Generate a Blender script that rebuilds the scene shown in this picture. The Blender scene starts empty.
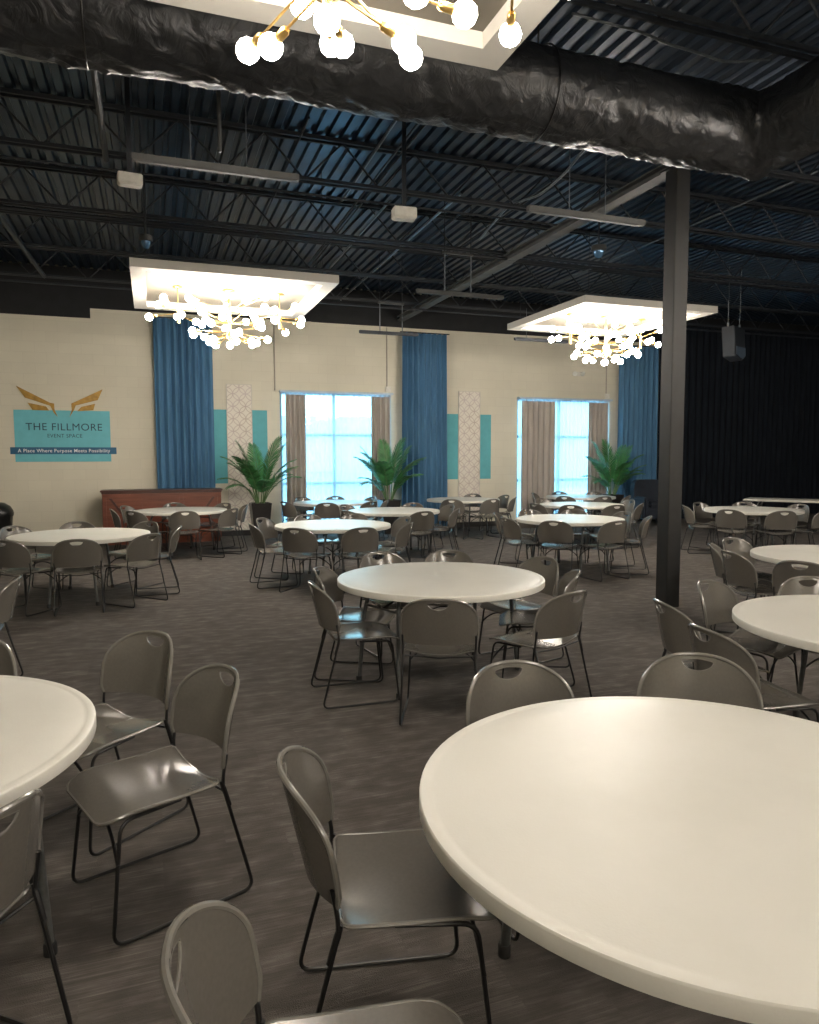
import bpy, bmesh, math, random
from mathutils import Vector, Matrix, noise
random.seed(7)
PI = math.pi
C = bpy.context.scene.collection
PSI = math.atan(0.36)            # the back wall stands at this angle to the view

# ------------------------------------------------------------------ materials
def new_mat(name):
    m = bpy.data.materials.new(name); m.use_nodes = True
    nt = m.node_tree; nt.nodes.clear()
    out = nt.nodes.new('ShaderNodeOutputMaterial')
    b = nt.nodes.new('ShaderNodeBsdfPrincipled')
    nt.links.new(b.outputs[0], out.inputs[0])
    return m, nt, b, out

def node(nt, kind, **kw):
    n = nt.nodes.new(kind)
    for k, v in kw.items():
        if hasattr(n, k): setattr(n, k, v)
    return n

def coords(nt, scale=(1, 1, 1), rot=(0, 0, 0), src='Object'):
    tc = nt.nodes.new('ShaderNodeTexCoord'); mp = nt.nodes.new('ShaderNodeMapping')
    mp.inputs['Scale'].default_value = scale; mp.inputs['Rotation'].default_value = rot
    nt.links.new(tc.outputs[src], mp.inputs[0])
    return mp.outputs[0]

def ramp(nt, fac, stops):
    r = nt.nodes.new('ShaderNodeValToRGB')
    while len(r.color_ramp.elements) < len(stops): r.color_ramp.elements.new(0.5)
    for e, (p, c) in zip(r.color_ramp.elements, stops):
        e.position = p; e.color = (c[0], c[1], c[2], 1)
    nt.links.new(fac, r.inputs[0]); return r.outputs[0]

def bump(nt, b, h, strength=.3, dist=.01):
    n = nt.nodes.new('ShaderNodeBump'); n.inputs['Strength'].default_value = strength
    n.inputs['Distance'].default_value = dist
    nt.links.new(h, n.inputs['Height']); nt.links.new(n.outputs[0], b.inputs['Normal'])

def speckle(name, col, var=.12, scale=30, rough=.5, metal=0., bmp=0., bscale=60, spec=.5, stretch=(1, 1, 1), coat=0.):
    m, nt, b, out = new_mat(name)
    v = coords(nt, stretch)
    n = nt.nodes.new('ShaderNodeTexNoise'); n.inputs['Scale'].default_value = scale; n.inputs['Detail'].default_value = 3
    nt.links.new(v, n.inputs['Vector'])
    lo = [c * (1 - var) for c in col]; hi = [min(1, c * (1 + var)) for c in col]
    nt.links.new(ramp(nt, n.outputs['Fac'], [(.3, lo), (.7, hi)]), b.inputs['Base Color'])
    b.inputs['Roughness'].default_value = rough; b.inputs['Metallic'].default_value = metal
    b.inputs['Specular IOR Level'].default_value = spec
    if coat: b.inputs['Coat Weight'].default_value = coat; b.inputs['Coat Roughness'].default_value = .12
    if bmp:
        n2 = nt.nodes.new('ShaderNodeTexNoise'); n2.inputs['Scale'].default_value = bscale; n2.inputs['Detail'].default_value = 3
        nt.links.new(v, n2.inputs['Vector']); bump(nt, b, n2.outputs['Fac'], bmp)
    return m

M = {}
M['plastic'] = speckle('chair_plastic', (.112, .104, .092), .05, 90, .21, spec=.8)
M['rim'] = speckle('chair_rim_lit', (.15, .143, .13), .04, 60, .2, spec=.6)  # lighter than the plastic: the edge highlight is put into the colour
M['rod'] = speckle('black_rod', (.006, .006, .0065), .2, 60, .42)
M['tubegrey'] = speckle('grey_tube', (.10, .105, .105), .15, 60, .38, metal=.3)
M['rubber'] = speckle('rubber', (.01, .01, .01), .2, 60, .7)
M['darksteel'] = speckle('dark_steel', (.014, .018, .024), .25, 8, .55)
M['deck'] = speckle('dark_deck', (.030, .047, .074), .25, 3, .36, metal=.55)
M['column'] = speckle('column_paint', (.009, .0095, .010), .2, 12, .5)
M['girder'] = speckle('girder_lit_grey', (.085, .088, .088), .2, 6, .6)  # lighter than the other steel: light on the beam put into its grey
M['bar'] = speckle('bar_housing', (.05, .051, .05), .15, 12, .5)
M['whitebox'] = speckle('white_housing', (.62, .60, .54), .08, 20, .45)
M['brass'] = speckle('brass', (.72, .47, .16), .08, 40, .28, metal=1.)
M['panelwhite'] = speckle('panel_white', (.50, .48, .43), .04, 6, .55)
M['board'] = speckle('board_darkened', (.12, .106, .082), .12, 3, .6)  # cream board, darkened in colour to hold back the bulbs' glare
M['black'] = speckle('black_paint', (.008, .009, .011), .25, 5, .8)
M['trim'] = speckle('baseboard_dark', (.02, .018, .017), .2, 10, .6)
M['pot'] = speckle('planter_black', (.012, .011, .011), .2, 20, .35)
M['soil'] = speckle('soil', (.03, .02, .012), .5, 60, .9, bmp=.6)
M['leaf'] = speckle('palm_leaf', (.05, .20, .06), .45, 9, .42)
M['stem'] = speckle('palm_stem', (.10, .18, .06), .25, 20, .5)
M['gold'] = speckle('gold_paint', (.36, .21, .045), .25, 14, .45, metal=.35)
M['teal'] = speckle('teal_paint', (.14, .46, .53), .05, 6, .7, bmp=.1, bscale=40)
M['tealwall'] = speckle('teal_stripe', (.10, .37, .42), .06, 6, .75, bmp=.1, bscale=40)
M['banner'] = speckle('banner_blue', (.025, .115, .22), .05, 6, .6)
M['ink'] = speckle('ink_navy', (.015, .05, .08), .05, 6, .6)
M['white'] = speckle('white_ink', (.8, .8, .8), .03, 6, .6)
M['bluecloth'] = speckle('blue_curtain', (.062, .165, .29), .15, 5, .85, bmp=.2, bscale=300, stretch=(4, 4, .4))
M['taupe'] = speckle('taupe_curtain', (.36, .33, .30), .12, 5, .85, bmp=.2, bscale=300, stretch=(4, 4, .4))
M['blackcloth'] = speckle('black_curtain', (.010, .013, .018), .25, 5, .95, bmp=.2, bscale=300, stretch=(4, 4, .4), spec=.1)
M['navy'] = speckle('navy_upholstery', (.010, .016, .028), .2, 14, .7, bmp=.2, bscale=200)
M['speaker'] = speckle('speaker_grey', (.012, .016, .022), .15, 20, .5)
M['grille'] = speckle('speaker_grille', (.05, .075, .11), .3, 200, .5)
M['frame'] = speckle('window_frame', (.10, .20, .30), .06, 8, .45)
M['header'] = speckle('curtain_rail', (.42, .50, .56), .06, 8, .4)
M['conduit'] = speckle('conduit_paint', (.34, .31, .26), .06, 10, .55)
M['lens'] = speckle('dome_lens', (.10, .22, .38), .1, 20, .12, metal=.3)
M['lead'] = speckle('bulb_glass_off', (.8, .8, .75), .02, 20, .2)
M['bin'] = speckle('bin_black', (.010, .010, .010), .2, 20, .32)
M['pipe_bright'] = speckle('bare_conduit', (.16, .18, .20), .2, 20, .35, metal=.5)

# white plastic table
def mk_table():
    m, nt, b, out = new_mat('table_plastic')
    v = coords(nt)
    n = nt.nodes.new('ShaderNodeTexNoise'); n.inputs['Scale'].default_value = 2.2; n.inputs['Detail'].default_value = 5
    nt.links.new(v, n.inputs['Vector'])
    c = ramp(nt, n.outputs['Fac'], [(.25, (.585, .572, .515)), (.5, (.64, .626, .57)), (.8, (.665, .65, .595))])
    nt.links.new(c, b.inputs['Base Color'])
    b.inputs['Roughness'].default_value = .38
    n2 = nt.nodes.new('ShaderNodeTexNoise'); n2.inputs['Scale'].default_value = 160; n2.inputs['Detail'].default_value = 2
    nt.links.new(v, n2.inputs['Vector']); bump(nt, b, n2.outputs['Fac'], .10, .003)
    return m
M['table'] = mk_table()

# painted block wall
def mk_wall():
    m, nt, b, out = new_mat('painted_block_wall')
    v = coords(nt, (1, 1, 1), (PI / 2, 0, 0))
    br = nt.nodes.new('ShaderNodeTexBrick')
    br.inputs['Scale'].default_value = 1.0
    br.inputs['Brick Width'].default_value = .40; br.inputs['Row Height'].default_value = .20
    br.inputs['Mortar Size'].default_value = .006; br.inputs['Mortar Smooth'].default_value = .6
    br.inputs['Color1'].default_value = (.63, .595, .485, 1); br.inputs['Color2'].default_value = (.65, .615, .50, 1)
    br.inputs['Mortar'].default_value = (.60, .565, .46, 1)
    nt.links.new(v, br.inputs['Vector'])
    n = nt.nodes.new('ShaderNodeTexNoise'); n.inputs['Scale'].default_value = .9; n.inputs['Detail'].default_value = 5
    nt.links.new(v, n.inputs['Vector'])
    mx = nt.nodes.new('ShaderNodeMix'); mx.data_type = 'RGBA'; mx.blend_type = 'MULTIPLY'; mx.inputs['Factor'].default_value = .8
    nt.links.new(br.outputs['Color'], mx.inputs['A'])
    nt.links.new(ramp(nt, n.outputs['Fac'], [(.3, (.88, .88, .87)), (.7, (1, 1, 1))]), mx.inputs['B'])
    nt.links.new(mx.outputs['Result'], b.inputs['Base Color'])
    b.inputs['Roughness'].default_value = .75
    bump(nt, b, br.outputs['Fac'], -.25, .006)
    return m
M['wall'] = mk_wall()

# carpet tiles, streaked
def mk_carpet():
    m, nt, b, out = new_mat('carpet_tiles')
    v = coords(nt, (1, 1, 1))
    br = nt.nodes.new('ShaderNodeTexBrick')
    br.inputs['Scale'].default_value = 1.0; br.offset = .5
    br.inputs['Brick Width'].default_value = .50; br.inputs['Row Height'].default_value = .25
    br.inputs['Mortar Size'].default_value = .002
    br.inputs['Color1'].default_value = (0, 0, 0, 1); br.inputs['Color2'].default_value = (1, 1, 1, 1)
    br.inputs['Mortar'].default_value = (.2, .2, .2, 1)
    nt.links.new(v, br.inputs['Vector'])
    v2a = coords(nt, (5.5, 75, 1))
    v2n = nt.nodes.new('ShaderNodeVectorMath'); v2n.operation = 'MULTIPLY_ADD'
    v2n.inputs[1].default_value = (7, 13, 29); nt.links.new(br.outputs['Color'], v2n.inputs[0]); nt.links.new(v2a, v2n.inputs[2])
    v2 = v2n.outputs[0]
    n = nt.nodes.new('ShaderNodeTexNoise'); n.inputs['Scale'].default_value = 1.0; n.inputs['Detail'].default_value = 4; n.inputs['Roughness'].default_value = .65
    nt.links.new(v2, n.inputs['Vector'])
    v3 = coords(nt, (4.0, 7.5, 1))
    n3 = nt.nodes.new('ShaderNodeTexNoise'); n3.inputs['Scale'].default_value = 1.6; n3.inputs['Detail'].default_value = 3
    nt.links.new(v3, n3.inputs['Vector'])
    a1 = nt.nodes.new('ShaderNodeMath'); a1.operation = 'MULTIPLY'; a1.inputs[1].default_value = .42
    nt.links.new(n.outputs['Fac'], a1.inputs[0])
    a2 = nt.nodes.new('ShaderNodeMath'); a2.operation = 'MULTIPLY_ADD'; a2.inputs[1].default_value = .58
    nt.links.new(n3.outputs['Fac'], a2.inputs[0]); nt.links.new(a1.outputs[0], a2.inputs[2])
    a3 = nt.nodes.new('ShaderNodeMath'); a3.operation = 'MULTIPLY_ADD'; a3.inputs[1].default_value = .06
    nt.links.new(br.outputs['Color'], a3.inputs[0]); nt.links.new(a2.outputs[0], a3.inputs[2])
    v4 = coords(nt, (2.2, 150, 1)); n4 = nt.nodes.new('ShaderNodeTexNoise'); n4.inputs['Scale'].default_value = 1; n4.inputs['Detail'].default_value = 1
    nt.links.new(v4, n4.inputs['Vector'])
    m4 = nt.nodes.new('ShaderNodeMath'); m4.operation = 'SUBTRACT'; m4.inputs[1].default_value = .5; nt.links.new(n4.outputs['Fac'], m4.inputs[0])
    m5 = nt.nodes.new('ShaderNodeMath'); m5.operation = 'MULTIPLY'; nt.links.new(m4.outputs[0], m5.inputs[0]); nt.links.new(br.outputs['Color'], m5.inputs[1])
    m6 = nt.nodes.new('ShaderNodeMath'); m6.operation = 'MULTIPLY_ADD'; m6.inputs[1].default_value = .55
    nt.links.new(m5.outputs[0], m6.inputs[0]); nt.links.new(a3.outputs[0], m6.inputs[2]); a3 = m6
    c = ramp(nt, a3.outputs[0], [(.36, (.070, .062, .057)), (.50, (.086, .077, .070)), (.60, (.112, .100, .092)), (.72, (.165, .148, .135))])
    nt.links.new(c, b.inputs['Base Color'])
    b.inputs['Roughness'].default_value = .92; b.inputs['Specular IOR Level'].default_value = .2
    nz = nt.nodes.new('ShaderNodeTexNoise'); nz.inputs['Scale'].default_value = 260
    nt.links.new(v, nz.inputs['Vector']); bump(nt, b, nz.outputs['Fac'], .5, .01)
    return m
M['carpet'] = mk_carpet()

# wood
def mk_wood(name, a, c2, rough=.35):
    m, nt, b, out = new_mat(name)
    v = coords(nt, (1.2, 6, 14))
    n = nt.nodes.new('ShaderNodeTexNoise'); n.inputs['Scale'].default_value = 1.6; n.inputs['Detail'].default_value = 6; n.inputs['Distortion'].default_value = .8
    nt.links.new(v, n.inputs['Vector'])
    nt.links.new(ramp(nt, n.outputs['Fac'], [(.3, a), (.7, c2)]), b.inputs['Base Color'])
    b.inputs['Roughness'].default_value = rough
    return m
M['wood'] = mk_wood('red_brown_wood', (.095, .024, .012), (.17, .05, .026))
M['wood_dark'] = mk_wood('dark_wood_edge', (.035, .010, .007), (.065, .018, .011))

# duct wrap
def mk_duct():
    m, nt, b, out = new_mat('duct_wrap')
    v = coords(nt, (1, 1, 1))
    n = nt.nodes.new('ShaderNodeTexNoise'); n.inputs['Scale'].default_value = 7; n.inputs['Detail'].default_value = 6; n.inputs['Distortion'].default_value = 1.4
    nt.links.new(v, n.inputs['Vector'])
    nt.links.new(ramp(nt, n.outputs['Fac'], [(.3, (.013, .0145, .017)), (.75, (.028, .030, .033))]), b.inputs['Base Color'])
    b.inputs['Roughness'].default_value = .36; b.inputs['Metallic'].default_value = .35
    b.inputs['Specular IOR Level'].default_value = .8
    bump(nt, b, n.outputs['Fac'], .55, .03)
    return m
M['duct'] = mk_duct()

# lattice of overlapping circles on tall off-white wall panels
def mk_lattice():
    m, nt, b, out = new_mat('circle_lattice_panel')
    v = coords(nt, (1, 1, 1))
    sep = nt.nodes.new('ShaderNodeSeparateXYZ'); nt.links.new(v, sep.inputs[0])
    S = .255
    def ma(op, a, b_=None):
        n = nt.nodes.new('ShaderNodeMath'); n.operation = op
        for i, q in enumerate((a, b_)):
            if q is None: continue
            if isinstance(q, (int, float)): n.inputs[i].default_value = q
            else: nt.links.new(q, n.inputs[i])
        return n.outputs[0]
    best = None
    for ox, oz in ((0, 0), (.5, .5)):
        px = ma('SUBTRACT', ma('FRACT', ma('ADD', ma('DIVIDE', sep.outputs[0], S), 50 + ox)), .5)
        pz = ma('SUBTRACT', ma('FRACT', ma('ADD', ma('DIVIDE', sep.outputs[2], S), 50 + oz)), .5)
        r = ma('SQRT', ma('ADD', ma('MULTIPLY', px, px), ma('MULTIPLY', pz, pz)))
        for R in (.49,):
            d = ma('ABSOLUTE', ma('SUBTRACT', r, R))
            best = d if best is None else ma('MINIMUM', best, d)
    n = nt.nodes.new('ShaderNodeTexNoise'); n.inputs['Scale'].default_value = 3
    nt.links.new(v, n.inputs['Vector'])
    line = ramp(nt, n.outputs['Fac'], [(.35, (.46, .39, .33)), (.65, (.52, .45, .44))])
    mx = nt.nodes.new('ShaderNodeMix'); mx.data_type = 'RGBA'
    nt.links.new(ramp(nt, best, [(.012, (1, 1, 1)), (.04, (0, 0, 0))]), mx.inputs['Factor'])
    mx.inputs['A'].default_value = (.68, .64, .56, 1); nt.links.new(line, mx.inputs['B'])
    nt.links.new(mx.outputs['Result'], b.inputs['Base Color']); b.inputs['Roughness'].default_value = .6
    return m
M['lattice'] = mk_lattice()

def mk_emit(name, col, s):
    m, nt, b, out = new_mat(name)
    nt.nodes.remove(b)
    e = nt.nodes.new('ShaderNodeEmission'); e.inputs[0].default_value = (*col, 1); e.inputs[1].default_value = s
    nt.links.new(e.outputs[0], out.inputs[0]); return m
M['bulb'] = mk_emit('lit_globe', (1, .91, .80), 52)
M['bulb_far'] = mk_emit('lit_globe_full', (1, .91, .80), 106)

def mk_sheer():
    m, nt, b, out = new_mat('sheer_curtain'); nt.nodes.remove(b)
    t = nt.nodes.new('ShaderNodeBsdfTransparent'); t.inputs[0].default_value = (.95, .97, 1, 1)
    tr = nt.nodes.new('ShaderNodeBsdfTranslucent'); tr.inputs[0].default_value = (.86, .92, .95, 1)
    d = nt.nodes.new('ShaderNodeBsdfDiffuse'); d.inputs[0].default_value = (.8, .85, .88, 1)
    m1 = nt.nodes.new('ShaderNodeMixShader'); m1.inputs[0].default_value = .35
    nt.links.new(tr.outputs[0], m1.inputs[1]); nt.links.new(d.outputs[0], m1.inputs[2])
    m2 = nt.nodes.new('ShaderNodeMixShader'); m2.inputs[0].default_value = .52
    nt.links.new(t.outputs[0], m2.inputs[1]); nt.links.new(m1.outputs[0], m2.inputs[2])
    nt.links.new(m2.outputs[0], out.inputs[0]); return m
M['sheer'] = mk_sheer()

def mk_glass():
    m, nt, b, out = new_mat('window_glass'); nt.nodes.remove(b)
    t = nt.nodes.new('ShaderNodeBsdfTransparent'); t.inputs[0].default_value = (.80, .96, .98, 1)
    g = nt.nodes.new('ShaderNodeBsdfGlossy'); g.inputs['Roughness'].default_value = .02
    mx = nt.nodes.new('ShaderNodeMixShader'); mx.inputs[0].default_value = .06
    nt.links.new(t.outputs[0], mx.inputs[1]); nt.links.new(g.outputs[0], mx.inputs[2])
    nt.links.new(mx.outputs[0], out.inputs[0]); return m
M['glass'] = mk_glass()
M['outside'] = speckle('outside_paving', (.45, .50, .52), .15, 1, .8)
M['outwall'] = speckle('outside_building', (.52, .60, .62), .1, 1, .8)

# ------------------------------------------------------------------ mesh helpers
def finish(bm, angle=38):
    bmesh.ops.recalc_face_normals(bm, faces=bm.faces)
    seen = set()
    for f0 in bm.faces:                      # turn any closed island that ended up inside out
        if f0 in seen: continue
        stack = [f0]; seen.add(f0); isl = []; vol = 0.
        while stack:
            f = stack.pop(); isl.append(f)
            v = f.verts; p0 = v[0].co
            for i in range(1, len(v) - 1): vol += p0.dot(v[i].co.cross(v[i + 1].co))
            for e in f.edges:
                for g in e.link_faces:
                    if g not in seen: seen.add(g); stack.append(g)
        if vol < 0 and all(len(e.link_faces) == 2 for f in isl for e in f.edges): bmesh.ops.reverse_faces(bm, faces=isl)
    a = math.radians(angle)
    for f in bm.faces: f.smooth = True
    for e in bm.edges:
        if len(e.link_faces) == 2 and e.calc_face_angle(0) > a: e.smooth = False

def obj(name, bm, mat, parent=None, loc=None, recalc=True):
    if recalc: finish(bm)
    me = bpy.data.meshes.new(name); bm.to_mesh(me); bm.free()
    mats = mat if isinstance(mat, (list, tuple)) else [mat]
    for m in mats: me.materials.append(M[m])
    o = bpy.data.objects.new(name, me); C.objects.link(o)
    if parent: o.parent = parent
    if loc: o.location = loc
    return o

def solid(bm, t):
    bmesh.ops.recalc_face_normals(bm, faces=bm.faces); bm.normal_update()
    bmesh.ops.solidify(bm, geom=bm.faces[:], thickness=t)

def box(bm, x0, x1, y0, y1, z0, z1, bev=0.0, mat=0):
    vs = [bm.verts.new((x, y, z)) for x in (x0, x1) for y in (y0, y1) for z in (z0, z1)]
    idx = [(0, 1, 3, 2), (4, 6, 7, 5), (0, 4, 5, 1), (2, 3, 7, 6), (0, 2, 6, 4), (1, 5, 7, 3)]
    fs = [bm.faces.new([vs[i] for i in f]) for f in idx]
    for f in fs: f.material_index = mat
    if bev:
        es = {e for f in fs for e in f.edges}
        bmesh.ops.bevel(bm, geom=list(es), offset=bev, segments=2, affect='EDGES', clamp_overlap=True)

def fillet(pts, r, seg=6):
    pts = [Vector(p) for p in pts]; out = [pts[0]]
    for i in range(1, len(pts) - 1):
        a, b, c = pts[i - 1], pts[i], pts[i + 1]
        u = (a - b); w = (c - b); lu, lw = u.length, w.length
        if lu < 1e-6 or lw < 1e-6: continue
        u.normalize(); w.normalize(); rr = r[i] if isinstance(r, (list, tuple)) else r
        d = min(rr, lu * .48, lw * .48)
        p0, p1 = b + u * d, b + w * d
        for k in range(seg + 1):
            t = k / seg
            out.append(p0 * (1 - t) ** 2 + b * 2 * t * (1 - t) + p1 * t * t)
    out.append(pts[-1]); return out

def tube(bm, pts, r, n=8, closed=False, cap=True, mat=0):
    pts = [Vector(p) for p in pts]; N = len(pts)
    tans = []
    for i in range(N):
        if closed: t = pts[(i + 1) % N] - pts[i - 1]
        else: t = pts[min(i + 1, N - 1)] - pts[max(i - 1, 0)]
        if t.length < 1e-9: t = tans[-1] if tans else Vector((0, 0, 1))
        tans.append(t.normalized())
    up = Vector((0, 0, 1)) if abs(tans[0].z) < .9 else Vector((1, 0, 0))
    nrm = tans[0].cross(up).normalized(); rings = []
    for i in range(N):
        if i:
            ax = tans[i - 1].cross(tans[i])
            if ax.length > 1e-8:
                nrm = Matrix.Rotation(tans[i - 1].angle(tans[i]), 3, ax.normalized()) @ nrm
            nrm = (nrm - tans[i] * nrm.dot(tans[i])).normalized()
        bn = tans[i].cross(nrm); rr = r[i] if isinstance(r, (list, tuple)) else r
        rings.append([bm.verts.new(pts[i] + (nrm * math.cos(2 * PI * k / n) + bn * math.sin(2 * PI * k / n)) * rr) for k in range(n)])
    M_ = N if closed else N - 1
    for i in range(M_):
        a, b = rings[i], rings[(i + 1) % N]
        for k in range(n):
            f = bm.faces.new((a[k], a[(k + 1) % n], b[(k + 1) % n], b[k])); f.material_index = mat
    if cap and not closed:
        for rg in (rings[0], rings[-1]):
            f = bm.faces.new(rg); f.material_index = mat

def lathe(bm, prof, n=24, cx=0, cy=0, mat=0):
    rings = []
    for r, z in prof:
        if r < 1e-6: rings.append([bm.verts.new((cx, cy, z))])
        else: rings.append([bm.verts.new((cx + r * math.cos(2 * PI * k / n), cy + r * math.sin(2 * PI * k / n), z)) for k in range(n)])
    for a, b in zip(rings, rings[1:]):
        for k in range(n):
            k2 = (k + 1) % n
            if len(a) == 1 and len(b) == 1: continue
            if len(a) == 1: f = bm.faces.new((a[0], b[k], b[k2]))
            elif len(b) == 1: f = bm.faces.new((a[k], b[0], a[k2]))
            else: f = bm.faces.new((a[k], b[k], b[k2], a[k2]))
            f.material_index = mat

def prism_xz(bm, pts, y0, y1):
    a = [bm.verts.new((x, y0, z)) for x, z in pts]; b = [bm.verts.new((x, y1, z)) for x, z in pts]
    bm.faces.new(a); bm.faces.new(list(reversed(b)))
    for i in range(len(pts)):
        j = (i + 1) % len(pts); bm.faces.new((a[j], a[i], b[i], b[j]))

def thing(name, label, cat, loc=(0, 0, 0), rotz=0, group=None):
    o = bpy.data.objects.new(name, None); C.objects.link(o); o.empty_display_size = .1
    o.location = loc; o.rotation_euler = (0, 0, rotz); o['label'] = label; o['category'] = cat
    if group: o['group'] = group
    return o

def tag(o, label, cat, group=None):
    o['label'] = label; o['category'] = cat
    if group: o['group'] = group
    return o

def struct(name, bm, m, parent=None):
    o = obj(name, bm, m, parent)
    if not parent: o['kind'] = 'structure'
    return o

def dup(root, loc, rotz, label=None, group=None):
    r = root.copy(); C.objects.link(r); r.location = loc; r.rotation_euler = (0, 0, rotz)
    if label: r['label'] = label
    if group: r['group'] = group
    for ch in list(root.children):
        c = ch.copy(); C.objects.link(c); c.parent = r
        for g in list(ch.children):
            d = g.copy(); C.objects.link(d); d.parent = c
    return r

# ------------------------------------------------------------------ room shell
X0, X1, Y0, YW, HD = -5.0, 18.6, -6.0, 15.15, 5.2
bm = bmesh.new(); box(bm, X0, X1, Y0, YW + .3, -.1, 0); struct('floor', bm, 'carpet')

WIN = [(2.57, 5.02), (8.17, 10.72)]
WZ0, WZ1 = .10, 3.0
bm = bmesh.new()
xs = [X0, WIN[0][0], WIN[0][1], WIN[1][0], WIN[1][1], X1]
for i in range(5):
    if i % 2 == 0: box(bm, xs[i], xs[i + 1], YW, YW + .22, 0, HD + .1)
    else:
        box(bm, xs[i], xs[i + 1], YW, YW + .22, 0, WZ0); box(bm, xs[i], xs[i + 1], YW, YW + .22, WZ1, HD + .1)
struct('wall_back', bm, 'wall')
bm = bmesh.new(); box(bm, X0 - .2, X0, Y0, YW, 0, HD + .1); struct('wall_left', bm, 'wall')
bm = bmesh.new(); box(bm, X1, X1 + .2, Y0, YW, 0, HD + .1); struct('wall_right', bm, 'black')
bm = bmesh.new(); box(bm, X0, X1, Y0 - .2, Y0, 0, HD + .1); struct('wall_rear', bm, 'wall')
# dark painted soffit above the cream paint
bm = bmesh.new(); box(bm, X0, -1.02, YW - .05, YW, 4.28, HD); struct('trim_1', bm, 'black')
bm = bmesh.new(); box(bm, -1.02, X1, YW - .05, YW, 4.47, HD); struct('trim_2', bm, 'black')
bm = bmesh.new(); box(bm, X0, WIN[0][0], YW - .02, YW, 0, .11); box(bm, WIN[0][1], WIN[1][0], YW - .02, YW, 0, .11)
box(bm, WIN[1][1], 12.1, YW - .02, YW, 0, .11); struct('baseboard_back', bm, 'trim')

# corrugated roof deck, ribs running from front to back
bm = bmesh.new(); pitch = .152; prev = None; x = X0
prof = [(0, 0), (.045, 0), (.062, .038), (.107, .038), (.124, 0)]
line = []
while x < X1:
    for px_, pz_ in prof: line.append((x + px_, HD + pz_))
    x += pitch
line.append((x, HD))
a = [bm.verts.new((p, Y0 - .2, q)) for p, q in line]; b = [bm.verts.new((p, YW + .2, q)) for p, q in line]
for i in range(len(line) - 1): bm.faces.new((a[i], a[i + 1], b[i + 1], b[i]))
box(bm, X0 - .2, X1 + .3, Y0 - .2, YW + .3, HD + .05, HD + .12)
ce = obj('ceiling', bm, 'deck', recalc=False); ce['kind'] = 'structure'

# open web joists
def joist_bm():
    bm = bmesh.new()
    for dy in (-.035, .035):
        box(bm, X0, X1, dy - .028 if dy < 0 else dy - .002, dy + .002 if dy < 0 else dy + .028, HD - .045, HD - .004)
        box(bm, X0, X1, dy - .026 if dy < 0 else dy - .002, dy + .002 if dy < 0 else dy + .026, HD - .50, HD - .465)
    x = X0 + .1; pts = []; k = 0
    while x < X1 - .1:
        pts.append((x, 0, HD - .03 if k % 2 == 0 else HD - .48)); x += .44; k += 1
    for p, q in zip(pts, pts[1:]): tube(bm, [p, q], .011, 6, cap=False)
    return bm
j0 = None
for k in range(-7, 4):
    y = 8.16 + 1.89 * k
    if j0 is None: j0 = obj('roof_joist', joist_bm(), 'darksteel'); j = j0
    else: j = j0.copy(); C.objects.link(j)
    j.location = (0, y, 0); j['kind'] = 'structure'

# girder and column
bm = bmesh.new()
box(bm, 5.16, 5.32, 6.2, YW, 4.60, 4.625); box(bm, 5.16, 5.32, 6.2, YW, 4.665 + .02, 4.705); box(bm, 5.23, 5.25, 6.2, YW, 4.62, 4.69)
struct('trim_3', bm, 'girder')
bm = bmesh.new(); s = .088
box(bm, 5.24 - s, 5.24 + s, 6.28 - s, 6.28 + s, 0, 4.60, .006)
box(bm, 5.24 - .13, 5.24 + .13, 6.28 - .13, 6.28 + .13, 4.585, 4.60)
struct('steel_column', bm, 'column')

# windows
for i, (a0, a1) in enumerate(WIN):
    e = bpy.data.objects.new('window_%d' % (i + 1), None); C.objects.link(e); e['kind'] = 'structure'
    bm = bmesh.new(); t = .05; yf0, yf1 = YW + .07, YW + .13
    box(bm, a0, a0 + t, yf0, yf1, WZ0, WZ1); box(bm, a1 - t, a1, yf0, yf1, WZ0, WZ1)
    box(bm, a0 + t, a1 - t, yf0, yf1, WZ0, WZ0 + t); box(bm, a0 + t, a1 - t, yf0, yf1, WZ1 - t, WZ1)
    m0 = a0 + 1.18
    box(bm, m0 - .03, m0 + .03, yf0, yf1, WZ0 + t, WZ1 - t)
    for z in (1.06, 2.10):
        box(bm, a0 + t, m0 - .03, yf0, yf1, z - .03, z + .03); box(bm, m0 + .03, a1 - t, yf0, yf1, z - .03, z + .03)
    obj('window_frame', bm, 'frame', e)
    for (b0, b1) in ((a0 + t, m0 - .03), (m0 + .03, a1 - t)):
        for (z0, z1) in ((WZ0 + t, 1.03), (1.09, 2.07), (2.13, WZ1 - t)):
            bm = bmesh.new(); box(bm, b0, b1, YW + .097, YW + .103, z0, z1); obj('pane', bm, 'glass', e)
    lamp = bpy.data.lights.new('daylight_portal', 'AREA'); lamp.shape = 'RECTANGLE'; lamp.size = a1 - a0; lamp.size_y = WZ1 - WZ0
    lamp.cycles.is_portal = True
    lo = bpy.data.objects.new('daylight_portal', lamp); C.objects.link(lo)
    lo.location = ((a0 + a1) / 2, YW + .2, (WZ0 + WZ1) / 2); lo.rotation_euler = (-PI / 2, 0, 0)

# outside ground and a low pale building, seen faintly through the sheers
bm = bmesh.new(); box(bm, -20, 40, YW + .3, 60, -.25, -.15); o = struct('ground_outside', bm, 'outside')
bm = bmesh.new(); box(bm, -6, 12, 34, 40, -.15, 3.6); box(bm, 20, 40, 38, 44, -.15, 5)
for x in range(-5, 11, 3): box(bm, x, x + 1.4, 33.9, 34, .9, 2.4)
o = struct('building_outside', bm, 'outwall')

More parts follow.
